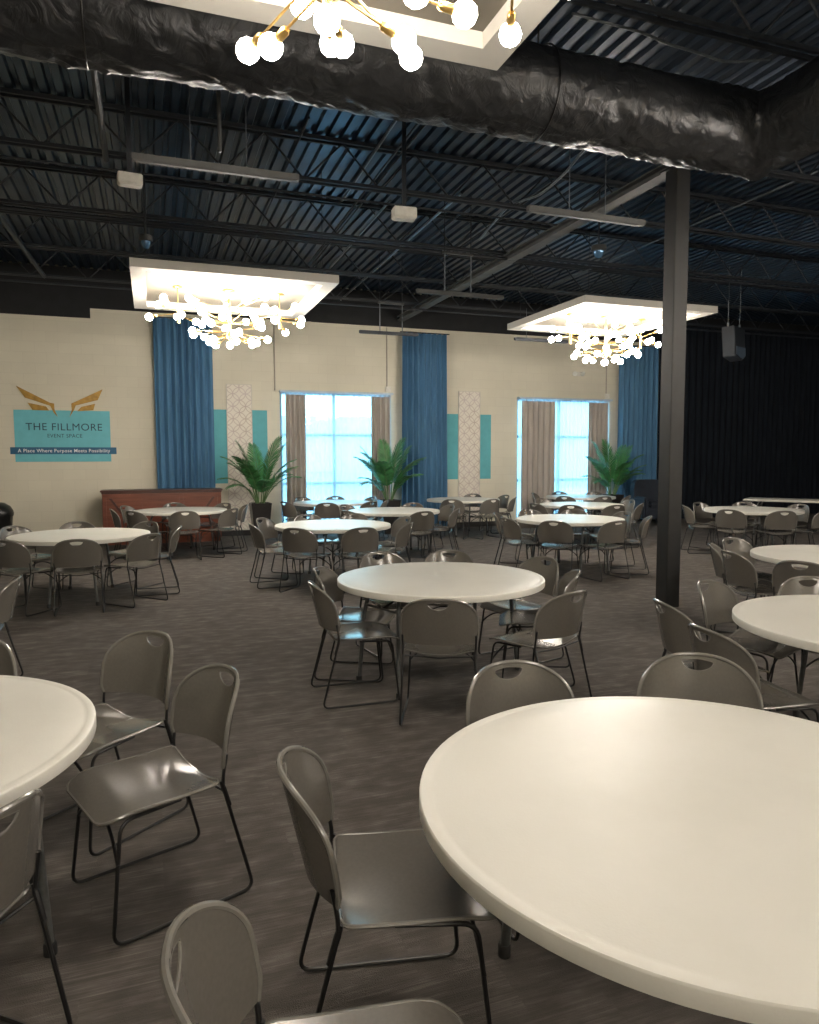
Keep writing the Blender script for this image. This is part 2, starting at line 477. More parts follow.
# ------------------------------------------------------------------ cloth
def cloth_bm(x0, x1, z0, z1, amp, folds, seed, flare=.0, thick=.006, droop=0.):
    rnd = random.Random(seed); bm = bmesh.new()
    nx = folds * 10; nz = 14; ph = [rnd.uniform(0, 6) for _ in range(4)]
    rows = []
    for j in range(nz + 1):
        t = j / nz; z = z1 + (z0 - z1) * t; row = []
        for i in range(nx + 1):
            s = i / nx
            w = 1 + flare * t
            x = (x0 + x1) / 2 + (s - .5) * (x1 - x0) * w
            ss = s + .012 * math.sin(s * 9 + ph[0]) + .006 * t * math.sin(s * 23 + ph[1])
            y = amp * (1 + .25 * math.sin(s * 7 + ph[2])) * math.sin(2 * PI * folds * ss) + amp * .35 * t * math.sin(s * 14 + ph[3])
            row.append(bm.verts.new((x, y, z)))
        rows.append(row)
    for r0, r1 in zip(rows, rows[1:]):
        for i in range(nx): bm.faces.new((r0[i], r0[i + 1], r1[i + 1], r1[i]))
    if thick:
        solid(bm, thick)
    return bm

def curtain(name, label, cat, x0, x1, z0, z1, y, amp, folds, mat, seed, rod=True, group=None, flare=0.):
    t = thing(name, label, cat, ((x0 + x1) / 2, y, z0), 0, group)
    c = (x0 + x1) / 2
    o = obj('cloth', cloth_bm(x0 - c, x1 - c, 0, z1 - z0, amp, folds, seed, flare), mat, t)
    if rod:
        bm = bmesh.new(); tube(bm, [(x0 - c - .05, 0, z1 - z0 + .012), (x1 - c + .05, 0, z1 - z0 + .012)], .012, 8)
        for s in (x0 - c + .04, x1 - c - .04): tube(bm, [(s, 0, z1 - z0 + .012), (s, YW - y - .06, z1 - z0 + .012)], .006, 6)
        obj('curtain_rod', bm, 'rod', t)
    return t

curtain('curtain', 'tall blue pleated curtain hanging behind the wooden counter on the left', 'curtain', .10, 1.20, .04, 4.33, 14.93, .048, 8, 'bluecloth', 1, group='blue curtains on the back wall')
curtain('curtain', 'tall blue pleated curtain just right of the left window, between palm and teal stripe', 'curtain', 5.22, 6.28, .04, 4.33, 14.93, .048, 8, 'bluecloth', 2, group='blue curtains on the back wall', flare=.06)
curtain('curtain', 'tall blue pleated curtain right of the right window, beside the dark drape', 'curtain', 10.86, 11.98, .04, 4.33, 14.93, .048, 8, 'bluecloth', 3, group='blue curtains on the back wall', flare=.03)
curtain('drape', 'black floor to ceiling drape covering the wall behind the steel column, right side', 'drape', 12.02, 18.4, .02, 4.9, 14.90, .04, 34, 'blackcloth', 4, rod=False)

for i, (a0, a1) in enumerate(WIN):
    side = ('left', 'right')[i]
    L = ((2.66, 3.08), (8.22, 9.11))[i]; R = ((4.53, 4.97), (10.05, 10.60))[i]
    curtain('drape', 'taupe drape at the left edge of the %s window' % side, 'drape', L[0], L[1], .05, 2.93, 15.015, .030, (4, 6)[i], 'taupe', 10 + i, rod=False, group='taupe window drapes')
    curtain('drape', 'taupe drape at the right edge of the %s window' % side, 'drape', R[0], R[1], .05, 2.93, 15.015, .030, (4, 5)[i], 'taupe', 20 + i, rod=False, group='taupe window drapes')
    t = thing('sheer_curtain', 'thin white sheer glowing with daylight across the %s window' % side, 'curtain', ((a0 + a1) / 2, 15.11, .08), 0, 'white sheers')
    obj('cloth', cloth_bm(-(a1 - a0) / 2 + .01, (a1 - a0) / 2 - .01, 0, 2.90, .010, 22, 30 + i, thick=0), 'sheer', t)
    t = thing('curtain_rail', 'pale blue grey curtain rail along the top of the %s window' % side, 'curtain rail', ((a0 + a1) / 2, 15.05, 2.98), 0, 'curtain rails')
    hw = (a1 - a0) / 2
    bm = bmesh.new(); box(bm, -hw - .02, hw + .02, -.035, .095, 0, .045, .004); obj('housing', bm, 'header', t)
    for s in [-hw + .15, -hw + .35, hw - .35, hw - .15]:
        bm = bmesh.new(); tube(bm, [(s, -.03, .0), (s, -.03, -.05)], .008, 6); obj('glide', bm, 'header', t)

# ------------------------------------------------------------------ wall decoration
yq = YW
def decal(bm, x0, x1, z0, z1, d=.006): box(bm, x0, x1, -d, 0, z0, z1)
sg = thing('wall_sign', 'teal painted wall sign with gold wings and event space lettering', 'sign', (-1.55, yq, 1.55))
def wpt(x, z): return (x + 1.55, z - 1.55)
bm = bmesh.new(); box(bm, -2.395 + 1.55, -.735 + 1.55, -.006, -.0005, 0, .975); obj('panel', bm, 'teal', sg)
bm = bmesh.new(); box(bm, -2.475 + 1.55, -.635 + 1.55, -.011, -.0065, .145, .275); obj('banner', bm, 'banner', sg)
def text(body, cx, cz, width, height, mat, name, y=-.0075, bold=0):
    cu = bpy.data.curves.new(name, 'FONT'); cu.body = body; cu.align_x = 'CENTER'; cu.align_y = 'CENTER'
    cu.extrude = .0008; cu.size = 1.; cu.offset = bold; cu.space_character = 1.08
    o = bpy.data.objects.new(name, cu); C.objects.link(o); cu.materials.append(M[mat])
    bpy.context.view_layer.update()
    dx, dy = o.dimensions.x, o.dimensions.y
    me = bpy.data.meshes.new_from_object(o.evaluated_get(bpy.context.evaluated_depsgraph_get()))
    bpy.data.objects.remove(o); o = bpy.data.objects.new(name, me); C.objects.link(o)
    o.scale = (width / dx, height / dy, 1); o.rotation_euler = (PI / 2, 0, 0)
    o.location = (cx, y, cz); o.parent = sg
    return o
text('THE FILLMORE', -1.56 + 1.55 + .02, .655, 1.32, .135, 'ink', 'lettering', bold=0)
text('EVENT SPACE', -1.56 + 1.55 + .02, .49, .60, .068, 'ink', 'lettering', bold=.001)
text('A Place Where Purpose Meets Possibility', -1.55 + 1.55, .208, 1.60, .085, 'white', 'lettering', y=-.0125, bold=.006)
# wings: traced as polygons, metres on the wall
def pw(px, py):  # crop reading -> metres on the wall, straight linear fit of the sign's own corners
    x = -2.365 + (px - 97) / (728 - 97) * 1.61
    z = 2.53 - (py - 190 - (px - 97) * .014) / (540 - 190) * .975
    return (x + 1.55, z - 1.55)
for poly in ([(108, 32), (330, 145), (357, 150), (357, 188), (377, 240), (352, 212), (330, 166), (165, 112)],
             [(180, 145), (302, 170), (322, 198), (212, 195)],
             [(692, 50), (655, 125), (502, 163), (490, 192), (458, 240), (474, 192), (472, 150)],
             [(636, 150), (622, 195), (510, 202), (540, 172)]):
    bm = bmesh.new(); prism_xz(bm, [pw(*p) for p in poly], -.018, -.0005 - .006); obj('wing', bm, 'gold', sg)

for (x0, x1, z0, z1, px0, px1, where, k) in ((1.19, 2.30, 1.09, 2.60, 1.475, 1.99, 'beside the left window, behind the left palm', 0),
                                          (6.30, 7.48, 1.11, 2.60, 6.64, 7.19, 'between the middle blue curtain and right window', 1)):
    bm = bmesh.new(); box(bm, x0, x1, -.005, -.0005, z0, z1)
    o = obj('wall_stripe', bm, 'tealwall', loc=(0, YW, 0)); tag(o, 'teal painted rectangle on the back wall ' + where, 'painted stripe', 'teal wall rectangles')
    t = thing('wall_panel', 'tall cream wall panel of interlocking circles ' + where, 'wall panel', ((px0 + px1) / 2, YW - .006, .12), 0, 'circle patterned panels')
    hw = (px1 - px0) / 2
    bm = bmesh.new(); box(bm, -hw + .012, hw - .012, -.02, -.001, .012, 2.99); obj('lattice', bm, 'lattice', t)
    bm = bmesh.new()
    box(bm, -hw, -hw + .012, -.026, -.001, 0, 3.0); box(bm, hw - .012, hw, -.026, -.001, 0, 3.0)
    box(bm, -hw + .012, hw - .012, -.026, -.001, 0, .012); box(bm, -hw + .012, hw - .012, -.026, -.001, 2.99, 3.0)
    obj('frame', bm, 'panelwhite', t)

# conduits + boxes on the wall
for x, zt, zb, lab in ((2.47, 4.45, 3.02, 'thin painted conduit on the wall above left corner of left window'),
                   (4.93, 4.45, 3.17, 'thin painted conduit above right corner of left window, ending at white box'),
                   (10.62, 4.45, 3.17, 'thin painted conduit above right corner of right window, ending at white box')):
    bm = bmesh.new(); tube(bm, [(x, YW - .013, zt), (x, YW - .013, zb)], .014, 8); tag(obj('conduit', bm, 'conduit'), lab, 'conduit', 'wall conduits')
for x, lab in ((4.95, 'small white box on the wall at the left window corner'), (10.64, 'small white box on the wall at the right window corner')):
    t = thing('junction_box', lab, 'electrical box', (x, YW, 3.05), 0, 'white wall boxes')
    bm = bmesh.new(); box(bm, -.065, .065, -.055, -.0005, 0, .12, .008); obj('housing', bm, 'whitebox', t)
    bm = bmesh.new(); box(bm, -.045, .045, -.062, -.056, .02, .10, .002); obj('cover', bm, 'whitebox', t)
t = thing('emergency_light', 'two headed white emergency light on wall above the right window', 'emergency light', (9.79, YW, 3.60))
bm = bmesh.new(); box(bm, -.09, .09, -.05, -.0005, -.03, .07, .008); obj('housing', bm, 'whitebox', t)
for s in (-1, 1):
    bm = bmesh.new(); lathe(bm, [(0, -.05), (.04, -.05), (.062, 0), (.058, .012), (0, .015)], 16)
    o = obj('lamp_head', bm, 'lead', t); o.rotation_euler = (PI / 2 + .5, 0, s * .35); o.location = (s * .115, -.085, .02)

# ------------------------------------------------------------------ chair
def back_y(x, z):
    t = (z - .44) / .36
    return -.193 - .055 * t - (.082 + .03 * t) * (1 - min(1, abs(x / .233) ** 2.2))

HW, ZB, ZS, ZT = .233, .502, .605, .792
def back_outline(n=40):
    pts = [(-HW + .012, ZB), (-HW + .002, ZB + .03)]
    k = 14
    for i in range(4): pts.append((-HW, ZB + .045 + i * (ZS - ZB - .045) / 4))
    for i in range(n + 1):
        a = PI - PI * i / n; e = 2 / 2.55
        ca, sa = math.cos(a), math.sin(a)
        pts.append((HW * math.copysign(abs(ca) ** e, ca), ZS + (ZT - ZS) * abs(sa) ** e))
    for i in range(3, -1, -1): pts.append((HW, ZB + .045 + i * (ZS - ZB - .045) / 4))
    pts += [(HW - .002, ZB + .03), (HW - .012, ZB)]
    return pts
HOLE = []
for i in range(13):
    a = PI + PI * i / 12; HOLE.append((.064 * math.cos(a), .766 + .042 * math.sin(a)))
for i in range(1, 8):
    s = i / 8; x = .064 - .128 * s; HOLE.append((x, .766 + .008 * math.sin(PI * s)))

def inside(p, poly):
    x, y = p; r = False; j = len(poly) - 1
    for i in range(len(poly)):
        xi, yi = poly[i]; xj, yj = poly[j]
        if (yi > y) != (yj > y) and x < (xj - xi) * (y - yi) / (yj - yi) + xi: r = not r
        j = i
    return r
def snap(p, poly):
    best = None
    for i in range(len(poly)):
        a, b = poly[i], poly[(i + 1) % len(poly)]
        dx, dy = b[0] - a[0], b[1] - a[1]; L = dx * dx + dy * dy
        t = 0 if L == 0 else max(0, min(1, ((p[0] - a[0]) * dx + (p[1] - a[1]) * dy) / L))
        q = (a[0] + dx * t, a[1] + dy * t); d = (q[0] - p[0]) ** 2 + (q[1] - p[1]) ** 2
        if best is None or d < best[0]: best = (d, q)
    return best[1], best[0]

def backrest_bm():
    out = back_outline(); bm = bmesh.new(); nx, nz = 40, 28
    cell = {}; V = {}
    gx = [-HW + 2 * HW * i / nx for i in range(nx + 1)]; gz = [ZB + (ZT - ZB) * j / nz for j in range(nz + 1)]
    keep = []
    for i in range(nx):
        for j in range(nz):
            c = ((gx[i] + gx[i + 1]) / 2, (gz[j] + gz[j + 1]) / 2)
            if inside(c, out) and not inside(c, HOLE): keep.append((i, j))
    cnt = {}
    for i, j in keep:
        for a in ((i, j), (i + 1, j), (i + 1, j + 1), (i, j + 1)): cnt[a] = cnt.get(a, 0) + 1
    for (i, j), n in cnt.items():
        p = (gx[i], gz[j])
        if n < 4:
            q1, d1 = snap(p, out); q2, d2 = snap(p, HOLE); p = q1 if d1 < d2 else q2
        V[(i, j)] = bm.verts.new((p[0], back_y(*p), p[1]))
    for i, j in keep:
        bm.faces.new((V[(i, j)], V[(i + 1, j)], V[(i + 1, j + 1)], V[(i, j + 1)]))
    solid(bm, .006)
    tube(bm, [(x, back_y(x, z) + .003, z) for x, z in out], .0085, 8, mat=1)
    tube(bm, [(x, back_y(x, z) + .003, z) for x, z in HOLE], .0036, 6, closed=True, mat=1)
    return bm

def seat_pt(s, t):
    y = -.20 + .42 * t; w = .222; R = .075
    y0 = .22 - R
    if y > y0: w -= R * (1 - math.sqrt(max(0, 1 - ((y - y0) / R) ** 2))) * .9
    r2 = .03
    if y < -.20 + r2: w -= r2 * (1 - math.sqrt(max(0, 1 - ((-.20 + r2 - y) / r2) ** 2)))
    z = .447 - .014 * math.sin(PI * t) * (1 - s * s)
    q = max(0, (.42 - t) / .42)
    z -= .030 * (1 - s * s) * q ** 1.3
    z += .006 * q * q
    f = max(0, (t - .74) / .26); z -= .030 * f * f
    return (s * w, y, z)

def seat_bm():
    bm = bmesh.new(); ns, nt_ = 20, 24
    ts = [0, .02, .045, .08] + [.08 + .78 * i / 14 for i in range(1, 15)] + [.89, .92, .945, .965, .985, 1.0]
    g = [[bm.verts.new(seat_pt(-1 + 2 * i / ns, t)) for i in range(ns + 1)] for t in ts]
    for r0, r1 in zip(g, g[1:]):
        for i in range(ns): bm.faces.new((r0[i], r0[i + 1], r1[i + 1], r1[i]))
    bmesh.ops.recalc_face_normals(bm, faces=bm.faces)
    solid(bm, .009)
    loop = [seat_pt(-1, t) for t in ts] + [seat_pt(-1 + 2 * i / ns, 1) for i in range(1, ns)] + [seat_pt(1, t) for t in reversed(ts)] + [seat_pt(1 - 2 * i / ns, 0) for i in range(1, ns)]
    tube(bm, [(p[0], p[1], p[2] - .004) for p in loop], .0062, 6, closed=True, mat=1)
    return bm

def sled_bm(s):
    bm = bmesh.new()
    pts = [(s * .224, back_y(.224, .55) - .004, .55), (s * .223, back_y(.224, .48) - .002, .48), (s * .221, -.206, .432),
           (s * .231, -.318, .0085), (s * .231, .200, .0085), (s * .206, .155, .414), (s * .188, -.06, .418)]
    tube(bm, fillet(pts, [0, .02, .02, .05, .05, .045, 0]), .0068, 8)
    tube(bm, [(s * .2205, -.200, .455), (s * .2212, -.209, .425), (s * .2228, -.232, .355)], [.0069, .010, .0069], 8)
    return bm
def brace_bm():
    bm = bmesh.new()
    pts = [(-.219 + .438 * i / 16, .172 - .012 * math.sin(PI * i / 16), .275 + .115 * math.sin(PI * i / 16) ** .8) for i in range(17)]
    tube(bm, pts, .0062, 8)
    return bm
def support_bm():
    bm = bmesh.new(); tube(bm, [(-.215, -.205, .418), (0, -.195, .400), (.215, -.205, .418)], .0055, 6); return bm

def make_chair():
    t = thing('stacking_chair', 'chair', 'chair')
    obj('seat', seat_bm(), ('plastic', 'rim'), t); obj('backrest', backrest_bm(), ('plastic', 'rim'), t)
    for s in (-1, 1): obj('sled_leg', sled_bm(s), 'rod', t)
    obj('brace', brace_bm(), 'rod', t); obj('seat_support', support_bm(), 'rod', t)
    return t
proto = make_chair(); used = [False]
def chair(x, y, head, label, group):      # head: direction the sitter faces, degrees
    rz = math.radians(head) - PI / 2
    if not used[0]:
        used[0] = True; proto.location = (x, y, 0); proto.rotation_euler = (0, 0, rz); proto['label'] = label; proto['group'] = group
        return proto
    return dup(proto, (x, y, 0), rz, label, group)

# ------------------------------------------------------------------ round tables
def table_top_bm():
    bm = bmesh.new()
    lathe(bm, [(0, .740), (.3, .740), (.6, .740), (.722, .740), (.728, .7385), (.734, .740), (.754, .7398), (.759, .7385), (.7615, .735), (.762, .733), (.762, .700), (.761, .697), (.757, .695), (.747, .695), (.745, .697), (.742, .712), (.5, .712), (0, .712)], 96)
    return bm
def table_leg_bm(sx, sy):
    bm = bmesh.new()
    tube(bm, fillet([(sx * .50, sy * .16, .700), (sx * .535, sy * .20, .56), (sx * .565, sy * .245, .02)], .06), .0155, 10)
    return bm
def make_table():
    t = thing('round_table', 'table', 'table')
    obj('tabletop', table_top_bm(), 'table', t)
    for sx in (-1, 1):
        for sy in (-1, 1):
            l = obj('leg', table_leg_bm(sx, sy), 'tubegrey', t)
            bm = bmesh.new(); lathe(bm, [(0, 0), (.021, 0), (.021, .035), (.017, .04), (0, .04)], 12, sx * .5655, sy * .2455); obj('foot_cap', bm, 'rubber', l)
        bm = bmesh.new(); tube(bm, [(sx * .50, -.33, .698), (sx * .50, .33, .698)], .012, 8); tube(bm, [(sx * .532, -.20, .57), (sx * .532, .20, .57)], .009, 8)
        obj('crossbar', bm, 'tubegrey', t)
        bm = bmesh.new(); tube(bm, fillet([(sx * .533, 0, .57), (sx * .45, 0, .60), (sx * .20, 0, .700)], .05), .008, 8)
        box(bm, sx * .20 - .03, sx * .20 + .03, -.04, .04, .697, .7115)
        obj('folding_brace', bm, 'rod', t)
    return t
tproto = make_table(); tused = [False]
def table(x, y, rot, label):
    if not tused[0]:
        tused[0] = True; tproto.location = (x, y, 0); tproto.rotation_euler = (0, 0, math.radians(rot)); tproto['label'] = label; tproto['group'] = 'round folding tables'
        return tproto
    return dup(tproto, (x, y, 0), math.radians(rot), label, 'round folding tables')

# name: x, y, leg rotation, phrase used in labels, table label, chair angles (room), default reach
POSN8 = {'half': ['front left', 'front right', 'right nearer', 'right farther', 'back right', 'back left', 'left farther', 'left nearer'],
         'full': ['frontmost', 'front right', 'right end', 'back right', 'backmost', 'back left', 'left end', 'front left']}
TAB = {
 'A': (1.36, 1.459, 97.7, 'the huge foreground table', 'huge white round folding table filling the lower right foreground', []),
 'O': (-.966, 2.603, 14, 'the cropped table at lower left', 'white round folding table cut off by the left edge, foreground', []),
 'C': (1.991, 4.858, 17.5, 'the middle table', 'white round folding table in the middle of the room, left of the black column', [-112, 15, 64, 97]),
 'N': (3.687, 2.68, 60, 'the right edge table nearest the foreground one', 'white round folding table at right edge, just behind the foreground table', []),
 'M': (5.824, 4.669, 40, 'the second table up the right edge', 'white round folding table at right edge, second up from the foreground', [166, 140, 106, -158]),
 'D': (2.238, 9.201, 86, 'nearest of three tables before the left window', 'white round folding table reflecting window light, nearest of three before left window', [-127, -84, -43, 8, 58, 97, 140, -172]),
 'F': (3.789, 11.285, 20, 'the table left of the middle blue curtain', 'white round folding table in front of the right palm of the left window', [-84, -38, 7, 52, 124, -149]),
 'G': (3.349, 13.80, 70, 'the farthest table below the left window', 'white round folding table closest to the left window, farthest of three', [-110, -62, -25, 28, 72, 113, -160]),
 'H': (6.146, 13.75, 30, 'the table below the middle blue curtain', 'white round folding table below the circle panel right of middle blue curtain', [-127, -82, -38, 8, 53]),
 'E': (5.645, 8.865, -85, 'nearest of three tables before the right window', 'white round folding table left of the column, nearest of three before right window', [-133, -90, -38, 10, 55, 95, 138, -175]),
 'I': (7.515, 11.419, 10, 'middle of three tables before the right window', 'white round folding table, middle one of three before the right window', [-133, -90, -46, 0, 103, -172]),
 'J': (8.988, 13.70, 60, 'the farthest table below the right window', 'white round folding table closest to the right window, farthest of three', [-141, -98, -55, 38, 83, 131]),
 'K': (9.437, 9.268, 35, 'the table before the black drape', 'white round folding table just right of the column, before the black drape', [-154, -111, -68, 0, 51, 99, 150]),
 'L': (.448, 12.715, 50, 'the table before the wooden counter', 'white round folding table in front of the red brown wooden counter', [-133, -90, -44, 3, 44, 93, 145, -170]),
 'B': (-.797, 9.087, -95, 'the table below the teal sign', 'white round folding table at left, below the teal wall sign', [-128, -87, -44, 2, 46, 96, 141]),
 'Q': (-2.01, 5.62, 20, 'the table out past the left edge', 'white round folding table standing out past the left edge', [0]),
}
def near_name(ang_list):
    cams = [((a + 19.8 + 180) % 360) - 180 for a in ang_list]
    def off(c, base): return min(abs(((c - base - 45 * k + 180) % 360) - 180) for k in range(8))
    full = sum(off(c, -90) for c in cams); half = sum(off(c, -112.5) for c in cams)
    base, names = (-90, POSN8['full']) if full <= half else (-112.5, POSN8['half'])
    got = []
    taken = set()
    for c in cams:
        order = sorted(range(8), key=lambda k: abs(((c - base - 45 * k + 180) % 360) - 180))
        k = next(q for q in order if q not in taken); taken.add(k); got.append(names[k])
    return got
rc = random.Random(3)
for key, (x, y, rot, ph, lab, angs) in TAB.items():
    table(x, y, rot, lab)
    for a, nm in zip(angs, near_name(angs)):
        r = .765; ar = math.radians(a)
        hd = a + 180 + rc.uniform(-6, 6)
        chair(x + r * math.cos(ar), y + r * math.sin(ar), hd, 'grey plastic chair at %s, %s position' % (ph, nm), 'grey stacking chairs')
def fchair(x, y, h, lab): chair(x, y, h, lab, 'grey stacking chairs')
fchair(1.32, 4.64, -2, 'grey chair side on at the left of the middle table, nearer one of the pair')
fchair(1.46, 5.11, -28, 'grey chair side on at the left of the middle table, farther one of the pair')
fchair(2.60, 4.60, 152, 'grey chair half hidden at the right of the middle table, behind the rear view one')
fchair(2.335, 4.09, 110, 'grey chair seen from behind at the right front of the middle table')
fchair(.655, 1.845, -11.5, 'grey chair facing right, tucked at the left rim of the huge foreground table')
fchair(.352, 1.18, -8, 'grey chair cut off by the bottom edge, lowest one in the picture')
fchair(1.335, 2.20, -91, 'grey chair behind the huge foreground table, left one of the two there')
fchair(1.93, 2.10, -128, 'grey chair behind the huge foreground table, right one of the two there')
fchair(-.06, 2.735, 201, 'grey chair facing left with whole sled frame visible, right of the lower left table')
fchair(-.27, 3.36, 219, 'grey chair behind and left of the fully visible one by the lower left table')
fchair(-.635, 2.09, 140, 'grey chair seen from behind, in front of the lower left table')
fchair(-.89, 3.40, 250, 'grey chair whose top shows behind the lower left table at the edge')
fchair(2.85, 2.72, -5, 'grey chair with seat reaching under the right edge table, right one of dark pair')
fchair(3.07, 3.25, -15, 'grey chair seen from behind near the column foot, left one of dark pair')
fchair(3.60, 3.48, -68, 'grey chair facing the camera behind the right edge table nearest the foreground')
fchair(4.08, 3.36, -118, 'grey chair at the far right edge beyond the table nearest the foreground one')

# ------------------------------------------------------------------ rectangular table far right
t = thing('folding_table', 'long narrow white folding table before the black drape at far right', 'table', (12.35, 11.05, 0), math.radians(-55))
bm = bmesh.new(); box(bm, -.915, .915, -.38, .38, .70, .74, .012); obj('tabletop', bm, 'table', t)
for sx in (-1, 1):
    for sy in (-1, 1):
        bm = bmesh.new(); tube(bm, fillet([(sx * .62, sy * .22, .70), (sx * .66, sy * .27, .60), (sx * .70, sy * .31, .02)], .05), .014, 8); l = obj('leg', bm, 'tubegrey', t)
        bm = bmesh.new(); lathe(bm, [(0, 0), (.019, 0), (.019, .03), (0, .034)], 10, sx * .70, sy * .31); obj('foot_cap', bm, 'rubber', l)
    bm = bmesh.new(); tube(bm, [(sx * .66, -.27, .6), (sx * .66, .27, .6)], .010, 8); obj('crossbar', bm, 'tubegrey', t)

# ------------------------------------------------------------------ wooden counter
t = thing('wooden_counter', 'low red brown wooden counter with overhanging top below the left blue curtain', 'counter', (.19, 14.52, 0))
W2 = 1.085
bm = bmesh.new(); box(bm, -W2 + .02, W2 - .02, -.23, .25, .08, .985); box(bm, -W2 + .05, W2 - .05, -.20, .22, 0, .08); obj('body', bm, 'wood', t)
bm = bmesh.new(); box(bm, -W2 - .01, W2 + .01, -.28, .27, .985, 1.022, .008); box(bm, -W2 + .01, W2 - .01, -.255, .255, .955, .985, .006); obj('countertop', bm, 'wood_dark', t)
for (a, b) in ((-W2 + .02, -.36), (-.36, .36), (.36, W2 - .02)):
    bm = bmesh.new()
    box(bm, a + .01, a + .07, -.25, -.231, .10, .95); box(bm, b - .07, b - .01, -.25, -.231, .10, .95)
    box(bm, a + .07, b - .07, -.25, -.231, .88, .95); box(bm, a + .07, b - .07, -.25, -.231, .10, .18)
    obj('panel_frame', bm, 'wood', t)
for s in (-1, 1):
    bm = bmesh.new(); prism_xz(bm, [(s * .95, .87), (s * .90, .87), (s * .50, .30), (s * .55, .30)], -.243, -.2315); obj('diagonal_inlay', bm, 'wood_dark', t)

# ------------------------------------------------------------------ bin
t = thing('trash_can', 'black domed trash can at the left edge of the picture against the wall', 'trash can', (-2.66, 14.55, 0))
bm = bmesh.new(); lathe(bm, [(0, 0), (.22, 0), (.235, .02), (.275, .58), (.285, .60), (.27, .61), (0, .61)], 32); obj('body', bm, 'bin', t)
bm = bmesh.new(); lathe(bm, [(.0, .585), (.29, .585), (.295, .63), (.285, .68), (.24, .76), (.15, .82), (0, .845)], 32); obj('lid', bm, 'bin', t)
bm = bmesh.new(); box(bm, -.10, .10, -.292, -.262, .64, .72, .01); obj('flap', bm, 'speaker', t)

# ------------------------------------------------------------------ armchair
t = thing('armchair', 'dark navy upholstered armchair beside the right palm, below the right blue curtain', 'armchair', (11.35, 14.25, 0), math.radians(-8))
bm = bmesh.new(); box(bm, -.34, .34, -.36, .30, .14, .42, .04); obj('base', bm, 'navy', t)
bm = bmesh.new(); box(bm, -.25, .25, -.38, .18, .42, .54, .045); obj('seat_cushion', bm, 'navy', t)
bm = bmesh.new()
pts = [(-.38, .14)] + [(-.38 + .16 * (1 - math.cos(a)), .90 + .16 * math.sin(a)) for a in [i * PI / 12 for i in range(7)]]
pts = pts + [(-x, z) for x, z in reversed(pts)]
prism_xz(bm, pts, .16, .34); bmesh.ops.bevel(bm, geom=[e for e in bm.edges if e.calc_face_angle(0) > .8], offset=.03, segments=2, affect='EDGES'); obj('backrest', bm, 'navy', t)
for s in (-1, 1):
    bm = bmesh.new(); box(bm, min(s * .26, s * .39), max(s * .26, s * .39), -.36, .2, .14, .66, .045); obj('armrest', bm, 'navy', t)
    for yy in (-.3, .27):
        bm = bmesh.new(); lathe(bm, [(0, 0), (.018, 0), (.026, .145), (0, .145)], 10, s * .32, yy); obj('leg', bm, 'wood_dark', t)

# ------------------------------------------------------------------ palms
def frond_bm(L, arch, nl, seed):
    rnd = random.Random(seed); bm = bmesh.new()
    N = 22; pts = []
    pet = .34
    for i in range(N + 1):
        t = i / N
        th = arch * t ** 1.6
        if i == 0: p = Vector((0, 0, 0))
        else: p = pts[-1] + Vector((math.sin(th), 0, math.cos(th))) * (L / N)
        pts.append(p)
    def at(t):
        f = max(0, min(.9999, t)) * N; i = int(f); return pts[i].lerp(pts[i + 1], f - i), (pts[i + 1] - pts[i]).normalized()
    for k in range(nl):
        t = pet + (1 - pet) * k / (nl - 1) * .985
        base, d = at(t)
        u = (t - pet) / (1 - pet)
        ln = .30 * (math.sin(PI * (.16 + .76 * u)) ** .75) * L / 1.2
        for s in (-1, 1):
            side = Vector((0, s, 0)); upn = d.cross(side) * s
            fw = .75 + .9 * u
            dr = (side + d * fw + upn * rnd.uniform(.0, .25)).normalized()
            w = .036 * (1 - .3 * u); q = []
            nseg = 5
            for j in range(nseg + 1):
                v = j / nseg
                p = base + dr * ln * v + Vector((0, 0, -1)) * ln * .28 * v * v
                wd = w * (math.sin(PI * min(1, .18 + v * .82)) ** .8) * .5 + .0008
                q.append((bm.verts.new(p + d * wd), bm.verts.new(p - d * wd)))
            for j in range(nseg):
                bm.faces.new((q[j][0], q[j][1], q[j + 1][1], q[j + 1][0]))
    return bm, pts
def make_fronds():
    out = []
    for L, arch, nl, sd in ((1.42, .45, 30, 1), (1.22, .95, 28, 2), (1.02, 1.30, 24, 3), (.88, 1.80, 22, 4)):
        bm, pts = frond_bm(L, arch, nl, sd); fl = bm
        me = bpy.data.meshes.new('frond'); 
        solid(bm, .0012)
        tube(bm, pts, [.011 * (1 - .8 * i / (len(pts) - 1)) + .001 for i in range(len(pts))], 6, mat=1)
        for f in bm.faces: f.smooth = True
        bm.to_mesh(me); bm.free(); me.materials.append(M['leaf']); me.materials.append(M['stem']); out.append(me)
    return out
FR = make_fronds()
